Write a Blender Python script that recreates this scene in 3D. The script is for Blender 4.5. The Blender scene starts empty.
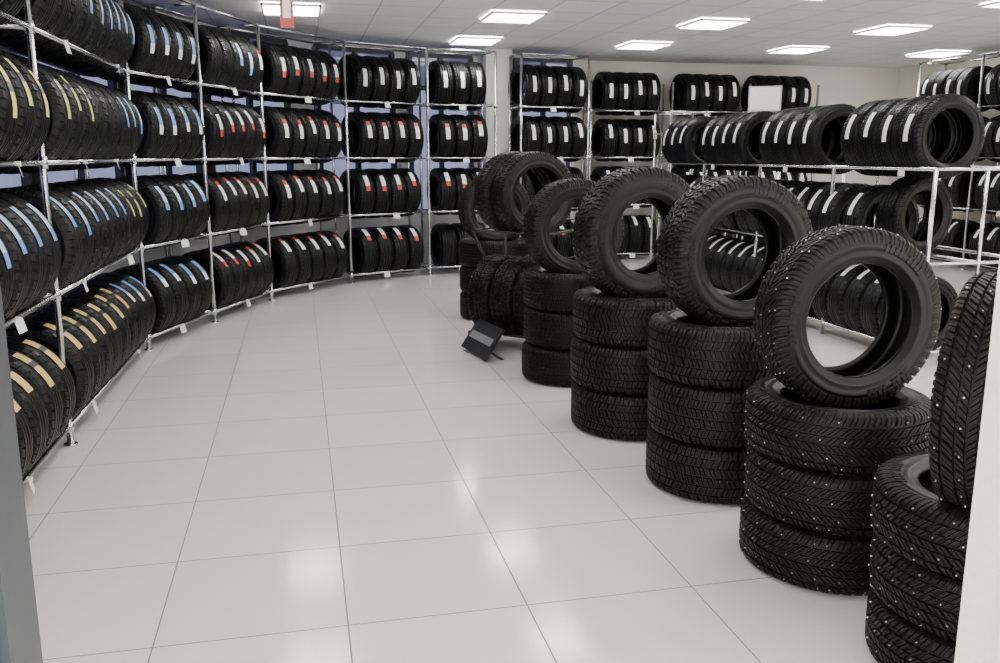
import bpy, bmesh, math, random
from mathutils import Vector, Matrix
random.seed(7)
sc=bpy.context.scene
D=bpy.data
# ------------------------------------------------------------ materials
def new_mat(name):
    m=D.materials.new(name); m.use_nodes=True
    nt=m.node_tree; b=nt.nodes['Principled BSDF']
    return m,nt,b
def simple(name,col,rough=.5,metal=0,emi=None,es=0,bump=0,bscale=50,spec=.5):
    m,nt,b=new_mat(name)
    tc=nt.nodes.new('ShaderNodeTexCoord')
    nz=nt.nodes.new('ShaderNodeTexNoise'); nz.inputs['Scale'].default_value=bscale
    nz.inputs['Detail'].default_value=4
    nt.links.new(tc.outputs['Object'],nz.inputs['Vector'])
    mr=nt.nodes.new('ShaderNodeMapRange')
    mr.inputs['To Min'].default_value=.9; mr.inputs['To Max'].default_value=1.1
    nt.links.new(nz.outputs['Fac'],mr.inputs['Value'])
    mx=nt.nodes.new('ShaderNodeVectorMath'); mx.operation='SCALE'
    mx.inputs[0].default_value=col
    nt.links.new(mr.outputs['Result'],mx.inputs['Scale'])
    nt.links.new(mx.outputs['Vector'],b.inputs['Base Color'])
    b.inputs['Roughness'].default_value=rough
    b.inputs['Metallic'].default_value=metal
    b.inputs['Specular IOR Level'].default_value=spec
    if emi:
        b.inputs['Emission Color'].default_value=(*emi,1); b.inputs['Emission Strength'].default_value=es
    if bump:
        bp=nt.nodes.new('ShaderNodeBump'); bp.inputs['Strength'].default_value=bump; bp.inputs['Distance'].default_value=.002
        nt.links.new(nz.outputs['Fac'],bp.inputs['Height']); nt.links.new(bp.outputs['Normal'],b.inputs['Normal'])
    return m
def rubber(name,col,rough,spec):
    m,nt,b=new_mat(name)
    L=nt.links.new
    tc=nt.nodes.new('ShaderNodeTexCoord')
    sx=nt.nodes.new('ShaderNodeSeparateXYZ'); L(tc.outputs['Object'],sx.inputs[0])
    def M(op,a,bb=None):
        n=nt.nodes.new('ShaderNodeMath'); n.operation=op
        for i,v in enumerate((a,bb)):
            if v is None: continue
            if isinstance(v,(int,float)): n.inputs[i].default_value=v
            else: L(v,n.inputs[i])
        return n.outputs[0]
    r=M('SQRT',M('ADD',M('MULTIPLY',sx.outputs[1],sx.outputs[1]),M('MULTIPLY',sx.outputs[2],sx.outputs[2])))
    ring=M('SINE',M('MULTIPLY',r,520.0))
    nz=nt.nodes.new('ShaderNodeTexNoise'); nz.inputs['Scale'].default_value=60; nz.inputs['Detail'].default_value=5
    L(tc.outputs['Object'],nz.inputs['Vector'])
    h=M('ADD',M('MULTIPLY',ring,.12),nz.outputs['Fac'])
    bp=nt.nodes.new('ShaderNodeBump'); bp.inputs['Strength'].default_value=.3; bp.inputs['Distance'].default_value=.0025
    L(h,bp.inputs['Height']); L(bp.outputs['Normal'],b.inputs['Normal'])
    cr=nt.nodes.new('ShaderNodeValToRGB')
    cr.color_ramp.elements[0].color=(col[0]*.7,col[1]*.7,col[2]*.7,1); cr.color_ramp.elements[1].color=(col[0]*1.35,col[1]*1.3,col[2]*1.25,1)
    L(nz.outputs['Fac'],cr.inputs['Fac']); L(cr.outputs['Color'],b.inputs['Base Color'])
    b.inputs['Roughness'].default_value=rough
    b.inputs['Specular IOR Level'].default_value=spec
    return m
RUB=rubber('rubber_side',(.0045,.0045,.0045),.38,.27)
TRD=rubber('rubber_tread',(.0095,.0085,.007),.48,.22)
RUBS=rubber('rubber_shelf',(.004,.004,.0045),.38,.25)
STUD=simple('stud_metal',(.6,.6,.6),.3,1)
CHR=simple('chrome',(.66,.665,.67),.22,1)
LW=simple('label_white',(.85,.85,.85),.45); LB=simple('label_blue',(.16,.32,.66),.45)
LLB=simple('label_light_blue',(.45,.62,.82),.45)
LR=simple('label_red',(.5,.05,.04),.45); LY=simple('label_yellow',(.82,.76,.22),.45)
LG=simple('label_gold',(.72,.50,.18),.45); LGR=simple('label_green',(.6,.68,.2),.45)
TAG=simple('tag_paper',(.85,.85,.85),.6)
BLK=simple('black_plastic',(.02,.02,.022),.35)

def grid_mat(name,base,line,px,py,ox,oy,lw,rough,rough_line,nscale=3,var=.04,bumpn=0,coat=0):
    m,nt,b=new_mat(name); L=nt.links.new
    tc=nt.nodes.new('ShaderNodeTexCoord')
    sx=nt.nodes.new('ShaderNodeSeparateXYZ'); L(tc.outputs['Object'],sx.inputs[0])
    def M(op,a,bb=None):
        n=nt.nodes.new('ShaderNodeMath'); n.operation=op
        for i,v in enumerate((a,bb)):
            if v is None: continue
            if isinstance(v,(int,float)): n.inputs[i].default_value=v
            else: L(v,n.inputs[i])
        return n.outputs[0]
    def ln(o,p,off):
        q=M('DIVIDE',M('SUBTRACT',o,off-p*100.0),p)
        f=M('ABSOLUTE',M('SUBTRACT',M('FRACT',q),.5))
        return M('GREATER_THAN',f,.5-lw/2/p), M('FLOOR',q)
    lx,fx=ln(sx.outputs[0],px,ox); ly,fy=ln(sx.outputs[1],py,oy)
    lin=M('MAXIMUM',lx,ly)
    wn=nt.nodes.new('ShaderNodeTexWhiteNoise'); cb=nt.nodes.new('ShaderNodeCombineXYZ')
    L(fx,cb.inputs[0]); L(fy,cb.inputs[1]); L(cb.outputs[0],wn.inputs['Vector'])
    nz=nt.nodes.new('ShaderNodeTexNoise'); nz.inputs['Scale'].default_value=nscale; nz.inputs['Detail'].default_value=6
    L(tc.outputs['Object'],nz.inputs['Vector'])
    v=M('ADD',M('MULTIPLY',wn.outputs['Value'],var),M('MULTIPLY',nz.outputs['Fac'],var))
    s=M('ADD',v,1-var)
    vm=nt.nodes.new('ShaderNodeVectorMath'); vm.operation='SCALE'; vm.inputs[0].default_value=base; L(s,vm.inputs['Scale'])
    mx=nt.nodes.new('ShaderNodeMix'); mx.data_type='RGBA'
    L(lin,mx.inputs['Factor']); L(vm.outputs[0],mx.inputs['A']); mx.inputs['B'].default_value=(*line,1)
    L(mx.outputs['Result'],b.inputs['Base Color'])
    mr=M('ADD',M('MULTIPLY',lin,rough_line-rough),M('ADD',M('MULTIPLY',nz.outputs['Fac'],.06),rough-.03))
    L(mr,b.inputs['Roughness'])
    bp=nt.nodes.new('ShaderNodeBump'); bp.inputs['Strength'].default_value=.4; bp.inputs['Distance'].default_value=.002
    bp.invert=True
    L(M('ADD',lin,M('MULTIPLY',nz.outputs['Fac'],bumpn)),bp.inputs['Height']); L(bp.outputs['Normal'],b.inputs['Normal'])
    if coat: b.inputs['Coat Weight'].default_value=coat; b.inputs['Coat Roughness'].default_value=.04
    return m
FLOOR=grid_mat('floor_tiles',(.725,.71,.69),(.20,.19,.18),.6,.6,.094,.26,.0055,.13,.5,nscale=2.5,var=.05)
CEIL=grid_mat('ceiling_tiles',(.80,.80,.79),(.55,.55,.55),.533,.633,-.2665,.04+.3165,.018,.8,.8,nscale=40,var=.06,bumpn=.3)
WHITE=simple('wall_white',(.87,.87,.86),.6,bump=.1,bscale=80)
CREAM=simple('wall_cream',(.87,.82,.73),.6,bump=.1,bscale=80)
DFR=simple('window_frame_dark',(.03,.03,.04),.4)
GLASS=simple('window_glass_tinted',(.05,.05,.12),.08,emi=(.27,.28,.46),es=1.2,bscale=.8)
GLASS2=simple('window_glass_dark',(.02,.02,.05),.08,emi=(.10,.10,.18),es=1.0,bscale=.8)
PANEL=simple('lamp_diffuser',(.9,.9,.9),.5,emi=(1,.99,.97),es=21)
ALU=simple('aluminium_frame',(.45,.46,.48),.4,.7)
GREYP=simple('frame_grey_paint',(.05,.053,.057),.5)

# ------------------------------------------------------------ helpers
def link(o,parent=None):
    sc.collection.objects.link(o)
    if parent: o.parent=parent
    return o
def obj(name,me,parent=None,loc=(0,0,0),rot=(0,0,0)):
    o=D.objects.new(name,me); o.location=loc; o.rotation_euler=rot
    return link(o,parent)
def empty(name,loc=(0,0,0),rot=(0,0,0)):
    o=D.objects.new(name,None); o.location=loc; o.rotation_euler=rot; o.empty_display_size=.1
    return link(o)
def box(bm,c,s,mi=0,rot=None,bev=0):
    r=bmesh.ops.create_cube(bm,size=1)
    vs=r['verts']
    for v in vs:
        p=Vector((v.co.x*s[0],v.co.y*s[1],v.co.z*s[2]))
        if rot is not None: p=rot@p
        v.co=p+Vector(c)
    for f in {f for v in vs for f in v.link_faces}: f.material_index=mi
def tube(bm,p,q,r,n=10,mi=0):
    p=Vector(p);q=Vector(q);d=q-p;L=d.length
    if L<1e-6: return
    rot=d.to_track_quat('Z','Y').to_matrix().to_4x4()
    m=Matrix.Translation((p+q)/2)@rot
    res=bmesh.ops.create_cone(bm,cap_ends=True,segments=n,radius1=r,radius2=r,depth=L,matrix=m)
    for f in {f for v in res['verts'] for f in v.link_faces}:
        f.material_index=mi
        if len(f.verts)==4: f.smooth=True
def mesh(name,bm,mats):
    me=D.meshes.new(name); bm.normal_update(); bm.to_mesh(me); bm.free()
    for m in mats: me.materials.append(m)
    return me

# ------------------------------------------------------------ tire mesh (axis = local X)
def pt(x,r,phi): return Vector((x,-r*math.cos(phi),r*math.sin(phi)))
def tire(name,R,W,Ri,style,seg,mats,label=None,studs=False):
    bm=bmesh.new(); g=.010
    Rm=(R+Ri)/2
    half=[(.25*W,R-g),(.38*W,R-g-.003),(.45*W,R-.024),(.485*W,R-.050),(.492*W,R-.054),(.5*W,Rm+.004),(.499*W,Rm-.004),(.494*W,Ri+.052),(.482*W,Ri+.044),(.480*W,Ri+.034),(.486*W,Ri+.026),(.468*W,Ri+.018),(.44*W,Ri+.012),
          (.425*W,Ri+.001),(.40*W,Ri-.004),(.33*W,Ri-.002),(.35*W,Ri+.02),(.43*W,Rm-.01),(.435*W,Rm+.02),(.40*W,R-.045),(.33*W,R-.026)]
    if style=='summer':
        cr=[(.035*W,R-g),(.045*W,R),(.125*W,R-.0005),(.135*W,R-g),(.165*W,R-g),(.175*W,R-.001),(.28*W,R-.002),(.29*W,R-g)]
        half=cr+half[1:]
    prof=half+[(0,R-.022)]+[(-x,r) for x,r in reversed(half)]+[(0,R-g)]
    rings=[]
    for i in range(seg):
        ph=2*math.pi*i/seg
        rings.append([bm.verts.new(pt(x,r,ph)) for x,r in prof])
    n=len(prof)
    for i in range(seg):
        a=rings[i]; b=rings[(i+1)%seg]
        for j in range(n):
            k=(j+1)%n
            f=bm.faces.new((a[j],a[k],b[k],b[j])); f.smooth=True
            rr=(prof[j][1]+prof[k][1])/2
            f.material_index=1 if rr>R-.03 else 0
    def block(secs,phis_a,phis_b,mi=1):
        top=[];bot=[]
        for (x,r,dep),pa,pb in zip(secs,phis_a,phis_b):
            e=.0015/R
            top.append((bm.verts.new(pt(x,r,pa+e)),bm.verts.new(pt(x,r,pb-e))))
            bot.append((bm.verts.new(pt(x,r-abs(dep),pa-e)),bm.verts.new(pt(x,r-abs(dep),pb+e))))
        fs=[]
        for i in range(len(secs)-1):
            fs.append((top[i][0],top[i+1][0],top[i+1][1],top[i][1]))
            fs.append((bot[i][0],bot[i+1][0],top[i+1][0],top[i][0]))
            fs.append((top[i][1],top[i+1][1],bot[i+1][1],bot[i][1]))
        fs.append((bot[0][0],top[0][0],top[0][1],bot[0][1]))
        fs.append((top[-1][0],bot[-1][0],bot[-1][1],top[-1][1]))
        for q in fs:
            f=bm.faces.new(q); f.material_index=mi
    def stud(x,r,ph):
        c=pt(x,r,ph); nrm=pt(0,1,ph)
        m=Matrix.Translation(c)@nrm.to_track_quat('Z','Y').to_matrix().to_4x4()
        res=bmesh.ops.create_cone(bm,cap_ends=True,segments=6,radius1=.0028,radius2=.0022,depth=.004,matrix=m)
        for f in {f for v in res['verts'] for f in v.link_faces}: f.material_index=2
    if style in('winter','at','sym'):
        N={'winter':52,'at':46,'sym':60}[style]
        dp=2*math.pi/N; dep=.013
        k={'winter':1.0,'at':.35,'sym':.55}[style]
        if style=='winter': ribs=[(.02,.12,.0),(.15,.28,.35)]
        elif style=='at': ribs=[(.02,.15,.0),(.175,.30,.5)]
        else: ribs=[(.0125,.10,.0),(.125,.20,.3),(.225,.30,.6)]
        for s in(-1,1):
            for i in range(N):
                base=i*dp+(dp*.5 if s>0 else 0)
                for (x0,x1,off) in ribs:
                    for sub in(0,1):
                        # one deep gap and one fine sipe per pitch
                        fa=.06+sub*.41; fb=fa+.37
                        p0=base+off*dp
                        kk=k if style!='sym' or s>0 else -k
                        if style=='at': kk = k if (ribs.index((x0,x1,off))+ (s>0))%2 else -k
                        sec=[(s*x0*W,R,dep),(s*x1*W,R-.001,dep)]
                        sh=[kk*x0*W/R,kk*x1*W/R]
                        block(sec,[p0+fa*dp+h for h in sh],[p0+fb*dp+h for h in sh])
                    if studs and (i*3+ribs.index((x0,x1,off))*2+(s>0))%6==0:
                        xm=(x0+x1)/2; stud(s*xm*W,R+.001,base+off*dp+.26*dp+k*xm*W/R)
                for sub in (0,1):
                    fa=.06+sub*.40; fb=fa+.36
                    if style=='at': fa=.05+sub*.40; fb=fa+.38
                    p0=base+.15*dp
                    kk=k*.5 if style=='winter' else .15
                    xs=[.325,.40,.452,.490]; rs=[R-.001,R-.005,R-.016,R-.042]; ds=[dep,dep,.014,.008]
                    if style=='at':
                        rs=[R-.001,R-.004,R-.014,R-.046]; ds=[dep,.015,.018,.010]
                        if i%2: xs[3]=.482; rs[3]=R-.032
                    sh=[k*.3*W/R+kk*(x-.3)*W/R for x in xs]
                    block([(s*x*W,r,d) for x,r,d in zip(xs,rs,ds)],[p0+fa*dp+h for h in sh],[p0+fb*dp+h for h in sh])
                if studs and i%3==0: stud(s*.37*W,R-.002,base+.15*dp+.25*dp+k*.3*W/R)
        for s in(-1,1):
            for a0 in (0.3,2.4,4.5):
                for j in range(9):
                    if j==4: continue
                    pa=a0+j*.075; pb=pa+.045
                    rr=[Rm+.014,Rm-.012]
                    vs=[]
                    for r in rr:
                        for p_ in (pa,pb): vs.append(bm.verts.new(pt(s*(.5*W+.0016),r,p_)))
                    f=bm.faces.new((vs[0],vs[1],vs[3],vs[2])); f.material_index=0
                    lo=[bm.verts.new(pt(s*(.5*W-.003),r,p_)) for r in (rr[0]+.002,rr[1]-.002) for p_ in (pa-.004,pb+.004)]
                    for q in ((0,1),(1,3),(3,2),(2,0)):
                        f=bm.faces.new((vs[q[0]],vs[q[1]],lo[q[1]],lo[q[0]])); f.material_index=0
    else:
        N=44; dp=2*math.pi/N
        for s in(-1,1):
            for i in range(N):
                p0=i*dp
                xs=[.315,.41,.455,.487]; rs=[R-.003,R-.008,R-.02,R-.045]; ds=[.011,.010,.008,.004]
                sh=[.25*(x-.3)*W/R for x in xs]
                block([(s*x*W,r,d) for x,r,d in zip(xs,rs,ds)],[p0+.08*dp+h for h in sh],[p0+.86*dp+h for h in sh])
    mlist=list(mats)+[STUD]
    if label:
        w,segs,xo=label
        tot=sum(a for a,_ in segs); ang=-tot/2
        for span,mt in segs:
            if mt not in mlist: mlist.append(mt)
            mi=mlist.index(mt)
            ns=max(1,int(round(span/7)))
            for j in range(ns):
                a0=math.radians(ang+span*j/ns); a1=math.radians(ang+span*(j+1)/ns)
                v=[bm.verts.new(pt(xo-w/2,R+.003,a0)),bm.verts.new(pt(xo+w/2,R+.003,a0)),bm.verts.new(pt(xo+w/2,R+.003,a1)),bm.verts.new(pt(xo-w/2,R+.003,a1))]
                f=bm.faces.new(v); f.material_index=mi; f.smooth=True
            ang+=span
    bmesh.ops.recalc_face_normals(bm,faces=bm.faces)
    return mesh(name,bm,mlist)

# ------------------------------------------------------------ room
def plane_obj(name,x0,x1,y0,y1,z,t,mat):
    bm=bmesh.new(); box(bm,((x0+x1)/2,(y0+y1)/2,z),(x1-x0,y1-y0,t)); return obj(name,mesh(name,bm,[mat]))
CH=2.85
plane_obj('floor',-2.6,9.8,-2.0,13.2,-.05,.1,FLOOR)
plane_obj('ceiling',-2.6,9.8,1.04,13.2,CH+.05,.1,CEIL)

def wall_seg(bm,p,q,z0,z1,t=.12,mi=0):
    p=Vector((p[0],p[1],0));q=Vector((q[0],q[1],0));d=(q-p).normalized();n=Vector((-d.y,d.x,0))
    vs=[p,q,q+n*t,p+n*t]
    lo=[bm.verts.new((v.x,v.y,z0)) for v in vs]; hi=[bm.verts.new((v.x,v.y,z1)) for v in vs]
    fs=[lo[::-1],hi]+[[lo[i],lo[(i+1)%4],hi[(i+1)%4],hi[i]] for i in range(4)]
    for x in fs:
        f=bm.faces.new(x); f.material_index=mi
LW_PTS=[(-2.0,1.2),(-2.0,7.3),(-1.58,8.7),(-1.0,9.95),(.05,11.2),(1.35,11.95),(3.85,12.3),(3.95,12.8),(9.4,12.8),(9.4,1.2)]
names=['wall_left','wall_curved','wall_curved','wall_curved','wall_curved','wall_rear','wall_rear','wall_back','wall_right']
groups={}
for i,nm in enumerate(names): groups.setdefault(nm,[]).append((LW_PTS[i],LW_PTS[i+1]))
for nm,sg in groups.items():
    bm=bmesh.new()
    for p,q in sg: wall_seg(bm,p,q,0,CH)
    mt=CREAM if nm in('wall_back','wall_right') else WHITE
    obj(nm,mesh(nm,bm,[mt]))
wi=1
def window(p,q,z0=.75,z1=2.62,n=2):
    global wi
    p=Vector((p[0],p[1],0));q=Vector((q[0],q[1],0));d=(q-p);L=d.length;d.normalize()
    ang=math.atan2(d.y,d.x)
    bm=bmesh.new()
    box(bm,(L/2,-.012,(z0+z1)/2),(L-.1,.02,z1-z0),1)
    zt=z1-.42
    box(bm,(L/2,-.016,(zt+z1)/2),(L-.1,.02,z1-zt),2)
    for z in(z0,zt,z1): box(bm,(L/2,-.04,z),(L-.06,.07,.06),0)
    for k in range(n+1): box(bm,(.05+(L-.1)*k/n,-.04,(z0+z1)/2),(.06,.075,z1-z0),0)
    box(bm,(L/2,-.07,z0-.05),(L,.14,.04),3)
    obj('window_%d'%wi,mesh('window',bm,[DFR,GLASS,GLASS2,WHITE]),None,p,(0,0,ang)); wi+=1
window((-2.0,1.8),(-2.0,4.4),n=3); window((-2.0,4.6),(-2.0,7.2),n=3)
window((-1.98,7.36),(-1.60,8.64),z1=2.78); window((-1.56,8.75),(-1.03,9.90),z1=2.78); window((-.97,9.98),(-.1,11.02),z1=2.78); window((.2,11.29),(1.25,11.89),n=2,z1=2.78); window((1.42,11.96),(2.35,12.09),n=2,z1=2.78); window((2.9,12.167),(3.8,12.29),n=2,z1=2.78)
bm=bmesh.new(); box(bm,(0,0,CH/2),(.34,.34,CH)); box(bm,(0,0,.05),(.37,.37,.1)); box(bm,(0,0,CH-.04),(.38,.38,.08))
obj('column',mesh('column',bm,[WHITE]),None,(2.60,11.9,0),(0,0,.12))
# front wall with doorway and unseen openings, added to let in fill light
DL,DR,DY=-.374,1.108,1.2
bm=bmesh.new()
def fw(x0,x1,z0,z1): box(bm,((x0+x1)/2,DY-.08,(z0+z1)/2),(x1-x0,.16,z1-z0))
fw(-2.12,-1.95,0,CH); fw(-.75,DL-.07,0,CH); fw(-1.95,-.75,0,.35); fw(-1.95,-.75,2.6,CH)
fw(DL-.07,DR+.07,2.2,CH)
xs=[DR+.07,1.55,3.75,4.05,6.25,6.55,8.75,9.5]
for i in range(0,len(xs),2): fw(xs[i],xs[i+1],0,CH)
for i in range(1,len(xs)-1,2): fw(xs[i],xs[i+1],0,.35); fw(xs[i],xs[i+1],2.6,CH)
obj('wall_front',mesh('wall_front',bm,[CREAM]))
def fill_opening(x0,x1):
    global wi
    bm=bmesh.new(); L=x1-x0
    for z in(.385,2.565): box(bm,(L/2,0,z),(L,.07,.07))
    for x in(.03,L/2,L-.03): box(bm,(x,0,1.475),(.06,.07,2.1))
    obj('window_%d'%wi,mesh('fill_opening_frame',bm,[ALU]),None,(x0,DY-.08,0)); wi+=1  # unseen opening added to brighten the stack fronts, numbered along with the windows
fill_opening(-1.95,-.75); fill_opening(1.55,3.75); fill_opening(4.05,6.25); fill_opening(6.55,8.75)
for i,(x,mt) in enumerate(((DL-.035,GREYP),(DR+.035,CREAM))):
    bm=bmesh.new(); box(bm,(0,0,1.1),(.07,.19,2.2),0)
    sx=1 if i==0 else -1
    box(bm,(sx*.04,-.03,1.1),(.012,.05,2.2),0)
    obj('trim_%d'%(i+1),mesh('door_jamb',bm,[mt]),None,(x,DY-.08,0))
bm=bmesh.new(); box(bm,(0,0,0),(DR-DL,.19,.06),0); obj('trim_3',mesh('door_head',bm,[GREYP]),None,((DL+DR)/2,DY-.08,2.17))
# ceiling lamps
for bb in(3.2,5.1,7.0,8.9,10.8):
    for aa in(0,2.13,4.27,6.4,8.5):
        if bb>10 and aa==0: continue
        bm=bmesh.new()
        box(bm,(0,0,0),(.53,.60,.03),0)
        for sx,sy,lx,ly in((-.262,0,.02,.62),(.262,0,.02,.62),(0,-.30,.54,.02),(0,.30,.54,.02)): box(bm,(sx,sy,-.012),(lx,ly,.02),1)
        obj('ceiling_lamp',mesh('ceiling_lamp',bm,[PANEL,WHITE]),None,(aa,bb,CH-.01))

# ------------------------------------------------------------ tires
RS=.298; WS=.212
lab={
 'white':(.05,[(38,LW)],.0),
 'blue':(.055,[(14,LW),(26,LB)],.0),
 'lblue':(.055,[(12,LB),(28,LLB)],.0),
 'red':(.055,[(12,LR),(26,LW)],.0),
 'redw':(.055,[(28,LW),(10,LR)],.0),
 'yellow':(.055,[(20,LY),(8,BLK),(14,LY)],.0),
 'gold':(.07,[(22,LG),(6,BLK),(14,LG)],.0),
 'green':(.05,[(24,LGR),(5,BLK),(10,LGR)],.0),
 'none':None}
SM={k:tire('shelf_tire_'+k,RS,WS,.2,'summer',48,(RUBS,RUBS),v) for k,v in lab.items()}
LV=[.10,.80,1.46,2.10]
def rack(p,q,levels,scheme,ntires,depth=.40,last=False,top=2.75,pitch=None):
    p=Vector((p[0],p[1],0));q=Vector((q[0],q[1],0));d=q-p;L=d.length
    E=empty('tire_rack',p,(0,0,math.atan2(d.y,d.x)))
    bm=bmesh.new()
    ends=[0.0]+([L] if last else [])
    for x in ends: tube(bm,(x,0,0),(x,0,top),.017)
    for x in (.03,L-.03): tube(bm,(x,depth,0),(x,depth,top),.015)
    for z in list(levels)+([top] if top>2.5 else []):
        tube(bm,(0,0,z),(L,0,z),.013); tube(bm,(.03,depth,z),(L-.03,depth,z),.013)
        for x in (0.02,L-.02): tube(bm,(x,0,z),(x,depth,z),.010)
    for x in ends:
        tube(bm,(x,0,0),(x,0,.012),.035,12)
        for z in levels: tube(bm,(x,0,z-.03),(x,0,z+.03),.024,10)
    obj('frame',mesh('rack_frame',bm,[CHR]),E)
    cz=math.sqrt((RS+.013)**2-(depth/2)**2)
    pt0=pitch or min((L-.06)/ntires,WS+.035)
    for li,z in enumerate(levels):
        sch=scheme[li]
        nt=ntires; pit=pt0
        while pit*nt>L-.02: nt-=1
        sets=[nt] if nt<=6 else [nt//2,nt-nt//2]
        extra=max(0,(L-.04-pit*nt))/ (len(sets))
        extra=min(extra,.16)
        x=(L-pit*nt-extra*(len(sets)-1))/2+pit/2+(random.uniform(-.03,.03) if L-pit*nt>.1 else 0)
        roll0=math.radians([46,30,18,8][li])
        k=0
        for s_ in sets:
            for j in range(s_):
                key=sch[int(k*len(sch)/nt)]
                obj('tire_l%d_%d'%(li,k),SM[key],E,(x+random.uniform(-.004,.004),depth/2,z+cz+.001),
                  (-(roll0+random.uniform(-.14,.14)),random.uniform(-.015,.015),random.uniform(-.03,.03)))
                x+=pit; k+=1
            x+=extra
    bm=bmesh.new()
    for z in levels:
        for t in ([.5] if L<1.6 else [.27,.75]):
            x=L*(t+random.uniform(-.08,.08))
            box(bm,(x,-.025,z-.03),(.085,.002,.06),0,Matrix.Rotation(random.uniform(-.3,.3),3,'Z')@Matrix.Rotation(-.25,3,'X'))
            box(bm,(x,-.018,z),(.02,.02,.02),0)
    obj('price_tags',mesh('price_tags',bm,[TAG]),E)
    return E
Q=[(-1.23,2.42),(-1.23,4.81),(-1.2,7.14),(-.80,8.24),(-.33,9.41),(.56,10.48),(1.566,10.97),(2.45,11.12)]
S=[ [['gold','gold','gold'],['blue','lblue'],['green','yellow'],['yellow','green']],
    [['gold','gold','blue'],['lblue','lblue','green'],['green','none','lblue'],['none','lblue','lblue']],
    [['blue'],['lblue'],['blue'],['blue']],
    [['red','redw'],['redw'],['red'],['none','lblue','redw']],
    [['redw'],['redw'],['redw'],['red']],
    [['red'],['red'],['redw'],['white']],
    [['none'],['red'],['redw'],['white']]]
nts=[8,9,4,5,5,4,4]
for i in range(7): rack(Q[i],Q[i+1],LV,S[i],nts[i],last=(i==6),pitch=(.22 if i>=2 else None))
rack((2.80,11.2),(3.76,11.4),LV,[['red'],['none'],['white'],['white']],4,last=True)
back=[(3.98,11.95),(5.2,11.98),(6.4,12.0),(7.5,12.02)]
for i in range(3): rack(back[i],back[i+1],LV,[['white'],['white'],['white'],['white']],4,last=(i==2),pitch=.216,top=2.5)
right=[(8.55,11.2),(8.55,10.0),(8.55,8.8),(8.55,7.6),(8.55,6.4)]
for i in range(4): rack(right[i],right[i+1],LV,[['white'],['white'],['white'],['white']],4,last=(i==3),pitch=.23)

RB=.295; WB=.225
BM_=tire('shelf_tire_large',RB,WB,.195,'winter',56,(RUBS,RUBS),(.05,[(38,LW)],0))
def mid_rack():
    b0,b1=10.2,5.37; L=b0-b1
    E=empty('tire_rack',(4.3,b0,0),(0,0,-math.pi/2))
    bm=bmesh.new(); dep=.42; dep2=.9
    xs=[0,L*.25,L*.5,L*.75,L]
    for x in xs:
        tube(bm,(x,0,0),(x,0,1.40),.016)
        tube(bm,(x,dep,0),(x,dep,1.40),.014); tube(bm,(x,dep2,0),(x,dep2,1.40),.014)
        for z in(.10,.74,1.40):
            tube(bm,(x,0,z),(x,dep2,z),.012)
    for z in(.10,.74,1.40):
        for y in(0,dep,dep2): tube(bm,(0,y,z),(L,y,z),.013)
    sx=.80
    tube(bm,(sx,dep2,1.40),(sx,dep2,2.0),.010)
    for x in (-.45,.02): 
        tube(bm,(x,.1,0),(x,.1,2.0),.011); tube(bm,(x,.6,0),(x,.6,2.0),.011); tube(bm,(x,.1,2.0),(x,.6,2.0),.010)
    for y in(.1,.6):
        for z in(.3,1.0,1.75,2.0): tube(bm,(-.45,y,z),(.02,y,z),.009)
    obj('frame',mesh('rack_frame',bm,[CHR]),E)
    bm=bmesh.new(); box(bm,(0,0,0),(.36,.02,.28),0); box(bm,(0,-.012,0),(.33,.006,.25),1)
    obj('sign_board',mesh('sign_board',bm,[ALU,LW]),E,(sx,dep2,2.12),(0,0,math.radians(55)))
    cz=math.sqrt((RB+.013)**2-(dep/2)**2)
    for gi,(s,nn) in enumerate([(5.50,4),(6.80,4),(8.06,4),(9.34,3)]):
        for k in range(nn):
            b=s+WB/2+k*(WB+.006)
            obj('tire_top_%d_%d'%(gi,k),BM_,E,(b0-b,dep/2,1.40+cz+.001),(-random.uniform(.2,.35),0,random.uniform(-.02,.02)))
    cz2=math.sqrt((RS+.013)**2-(dep/2)**2)
    for li,z in enumerate((.10,.74)):
        x=.15
        while x<L-.15:
            if not(li==1 and x>L-.80):
                obj('tire_low_%d'%li,SM['white'],E,(x,dep/2,z+cz2+.001),(-(1.0 if li==0 else .6)+random.uniform(-.08,.08),0,random.uniform(-.03,.03)))
            x+=WS+.012
            if random.random()<.22: x+=.12
    obj('tire_single',BM_,E,(L-.50,.25,.753+RB),(2.5,0,math.radians(10)))
    bm=bmesh.new()
    for x in(L*.93,L*.6,L*.3):
        for z in(.74,1.40): box(bm,(x,-.02,z-.03),(.07,.003,.05))
    obj('price_tags',mesh('price_tags',bm,[TAG]),E)
mid_rack()

# ------------------------------------------------------------ floor stacks
def stack(a,b,R,W,style,studs=False,az=0,off=(0,0),Rt=None,n=3,stand=True,Ri=.207,Wt=None,sink=.055):
    E=empty('tire_stack',(a,b,0))
    me=tire('tire_'+style,R,W,Ri,style,80,(RUB,TRD),None,studs)
    z=W/2
    for k in range(n):
        obj('tire_flat_%d'%(k+1),me,E,(random.uniform(-.012,.012),random.uniform(-.012,.012),z),(0,math.pi/2,random.uniform(0,6)))
        z+=W*.995
    H=z-W/2
    if stand:
        Rr=Rt or R
        me2=me if Rr==R else tire('tire_'+style+'_top',Rr,Wt or W*.92,Ri,style,80,(RUB,TRD),None,studs)
        obj('tire_upright',me2,E,(off[0],off[1],H+Rr-sink),(random.uniform(0,3),0,math.radians(-90+az)))
    return E
stack(1.93,2.03,.325,.192,'winter',True,az=38,off=(-.10,-.06),Rt=.325,Wt=.235,sink=.035)
stack(1.893,2.761,.325,.218,'winter',True,az=-2,off=(.02,.02),Rt=.328)
stack(1.842,3.583,.33,.262,'at',False,az=2,off=(.05,.02),Rt=.342)
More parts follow.
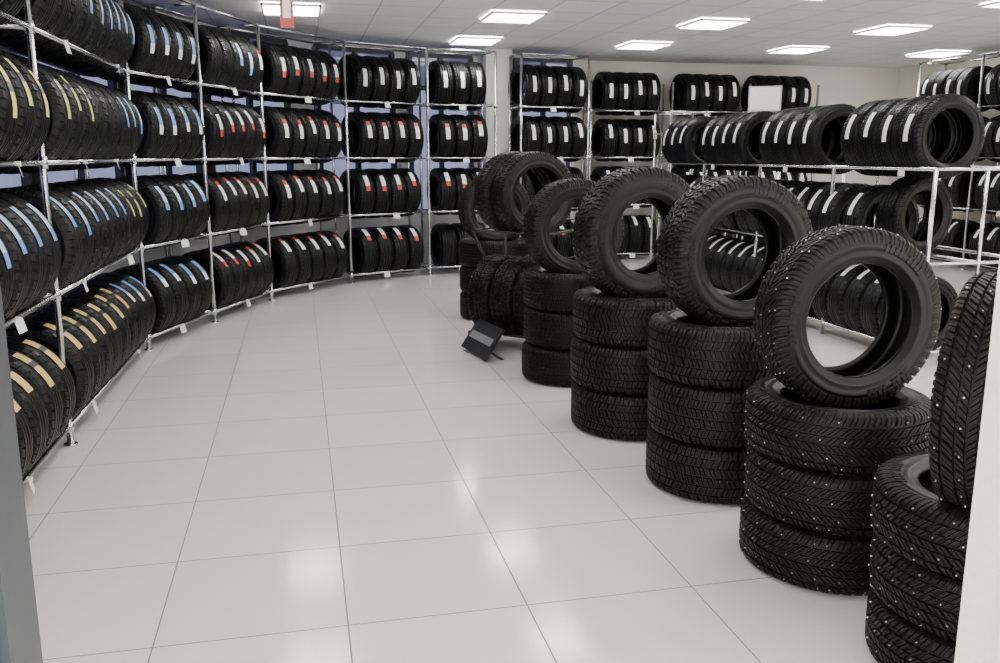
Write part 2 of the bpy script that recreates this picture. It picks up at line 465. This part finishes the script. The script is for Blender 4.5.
stack(1.787,4.518,.345,.255,'at',False,az=8,off=(.01,0),Rt=.365)
stack(1.77,5.628,.328,.25,'sym',False,az=2,off=(0,0))
stack(1.75,8.0,.33,.245,'sym',False,az=0)

# two-tier display stand with sign plate
E=empty('tire_display_stand',(1.62,6.72,0),(0,0,math.radians(-48)))
T6=tire('tire_display',.32,.20,.207,'at',64,(RUB,TRD),None,False)
bm=bmesh.new()
for x in(-.25,.42):
    tube(bm,(x,-.25,0),(x,-.25,.12),.010); tube(bm,(x,.25,0),(x,.25,1.0),.010)
    tube(bm,(x,-.25,.12),(x,.25,.12),.010); tube(bm,(x,-.20,.92),(x,.25,.92),.010); tube(bm,(x,.25,.3),(x,-.20,.92),.010)
for y,z in((-.18,.12),(.18,.12),(-.2,.92),(.2,.92)): tube(bm,(-.25,y,z),(.42,y,z),.010)
obj('frame',mesh('stand_frame',bm,[BLK]),E)
for k in range(3): obj('tire_lower_%d'%k,T6,E,(-.13+k*.215,0,.12+math.sqrt(.331**2-.18**2)),(random.random(),0,0))
for k in range(2): obj('tire_upper_%d'%k,T6,E,(.0+k*.215,.02-.06*k,.92+math.sqrt(.331**2-.2**2)+.02),(random.random(),0,math.radians(-28)))
bm=bmesh.new()
box(bm,(0,0,0),(.50,.02,.26),0); box(bm,(0,-.012,0),(.42,.004,.06),1)
box(bm,(-.2,.10,-.06),(.02,.2,.02),0);box(bm,(.2,.10,-.06),(.02,.2,.02),0)
obj('sign_plate',mesh('sign_plate',bm,[BLK,ALU]),E,(.02,-.44,.13),(math.radians(-35),0,math.radians(-32)))

# hanging red sign
bm=bmesh.new(); box(bm,(0,0,0),(.085,.012,.42),0); box(bm,(0,-.008,0),(.05,.004,.3),1); tube(bm,(0,0,.2),(0,0,.33),.003,6,1)
obj('hanging_sign',mesh('hanging_sign',bm,[LR,LW]),None,(-.03,6.17,CH-.33))

# ------------------------------------------------------------ world & camera
w=D.worlds.new('World'); sc.world=w; w.use_nodes=True
w.node_tree.nodes['Background'].inputs[0].default_value=(1,.985,.965,1); w.node_tree.nodes['Background'].inputs[1].default_value=5.0
cam=D.cameras.new('camera'); co=D.objects.new('camera',cam); sc.collection.objects.link(co)
co.location=(0,0,1.5); co.rotation_euler=(math.radians(90-11.37),0,math.radians(-12.7))
cam.sensor_width=36; cam.lens=31.68; cam.clip_start=.02
sc.camera=co
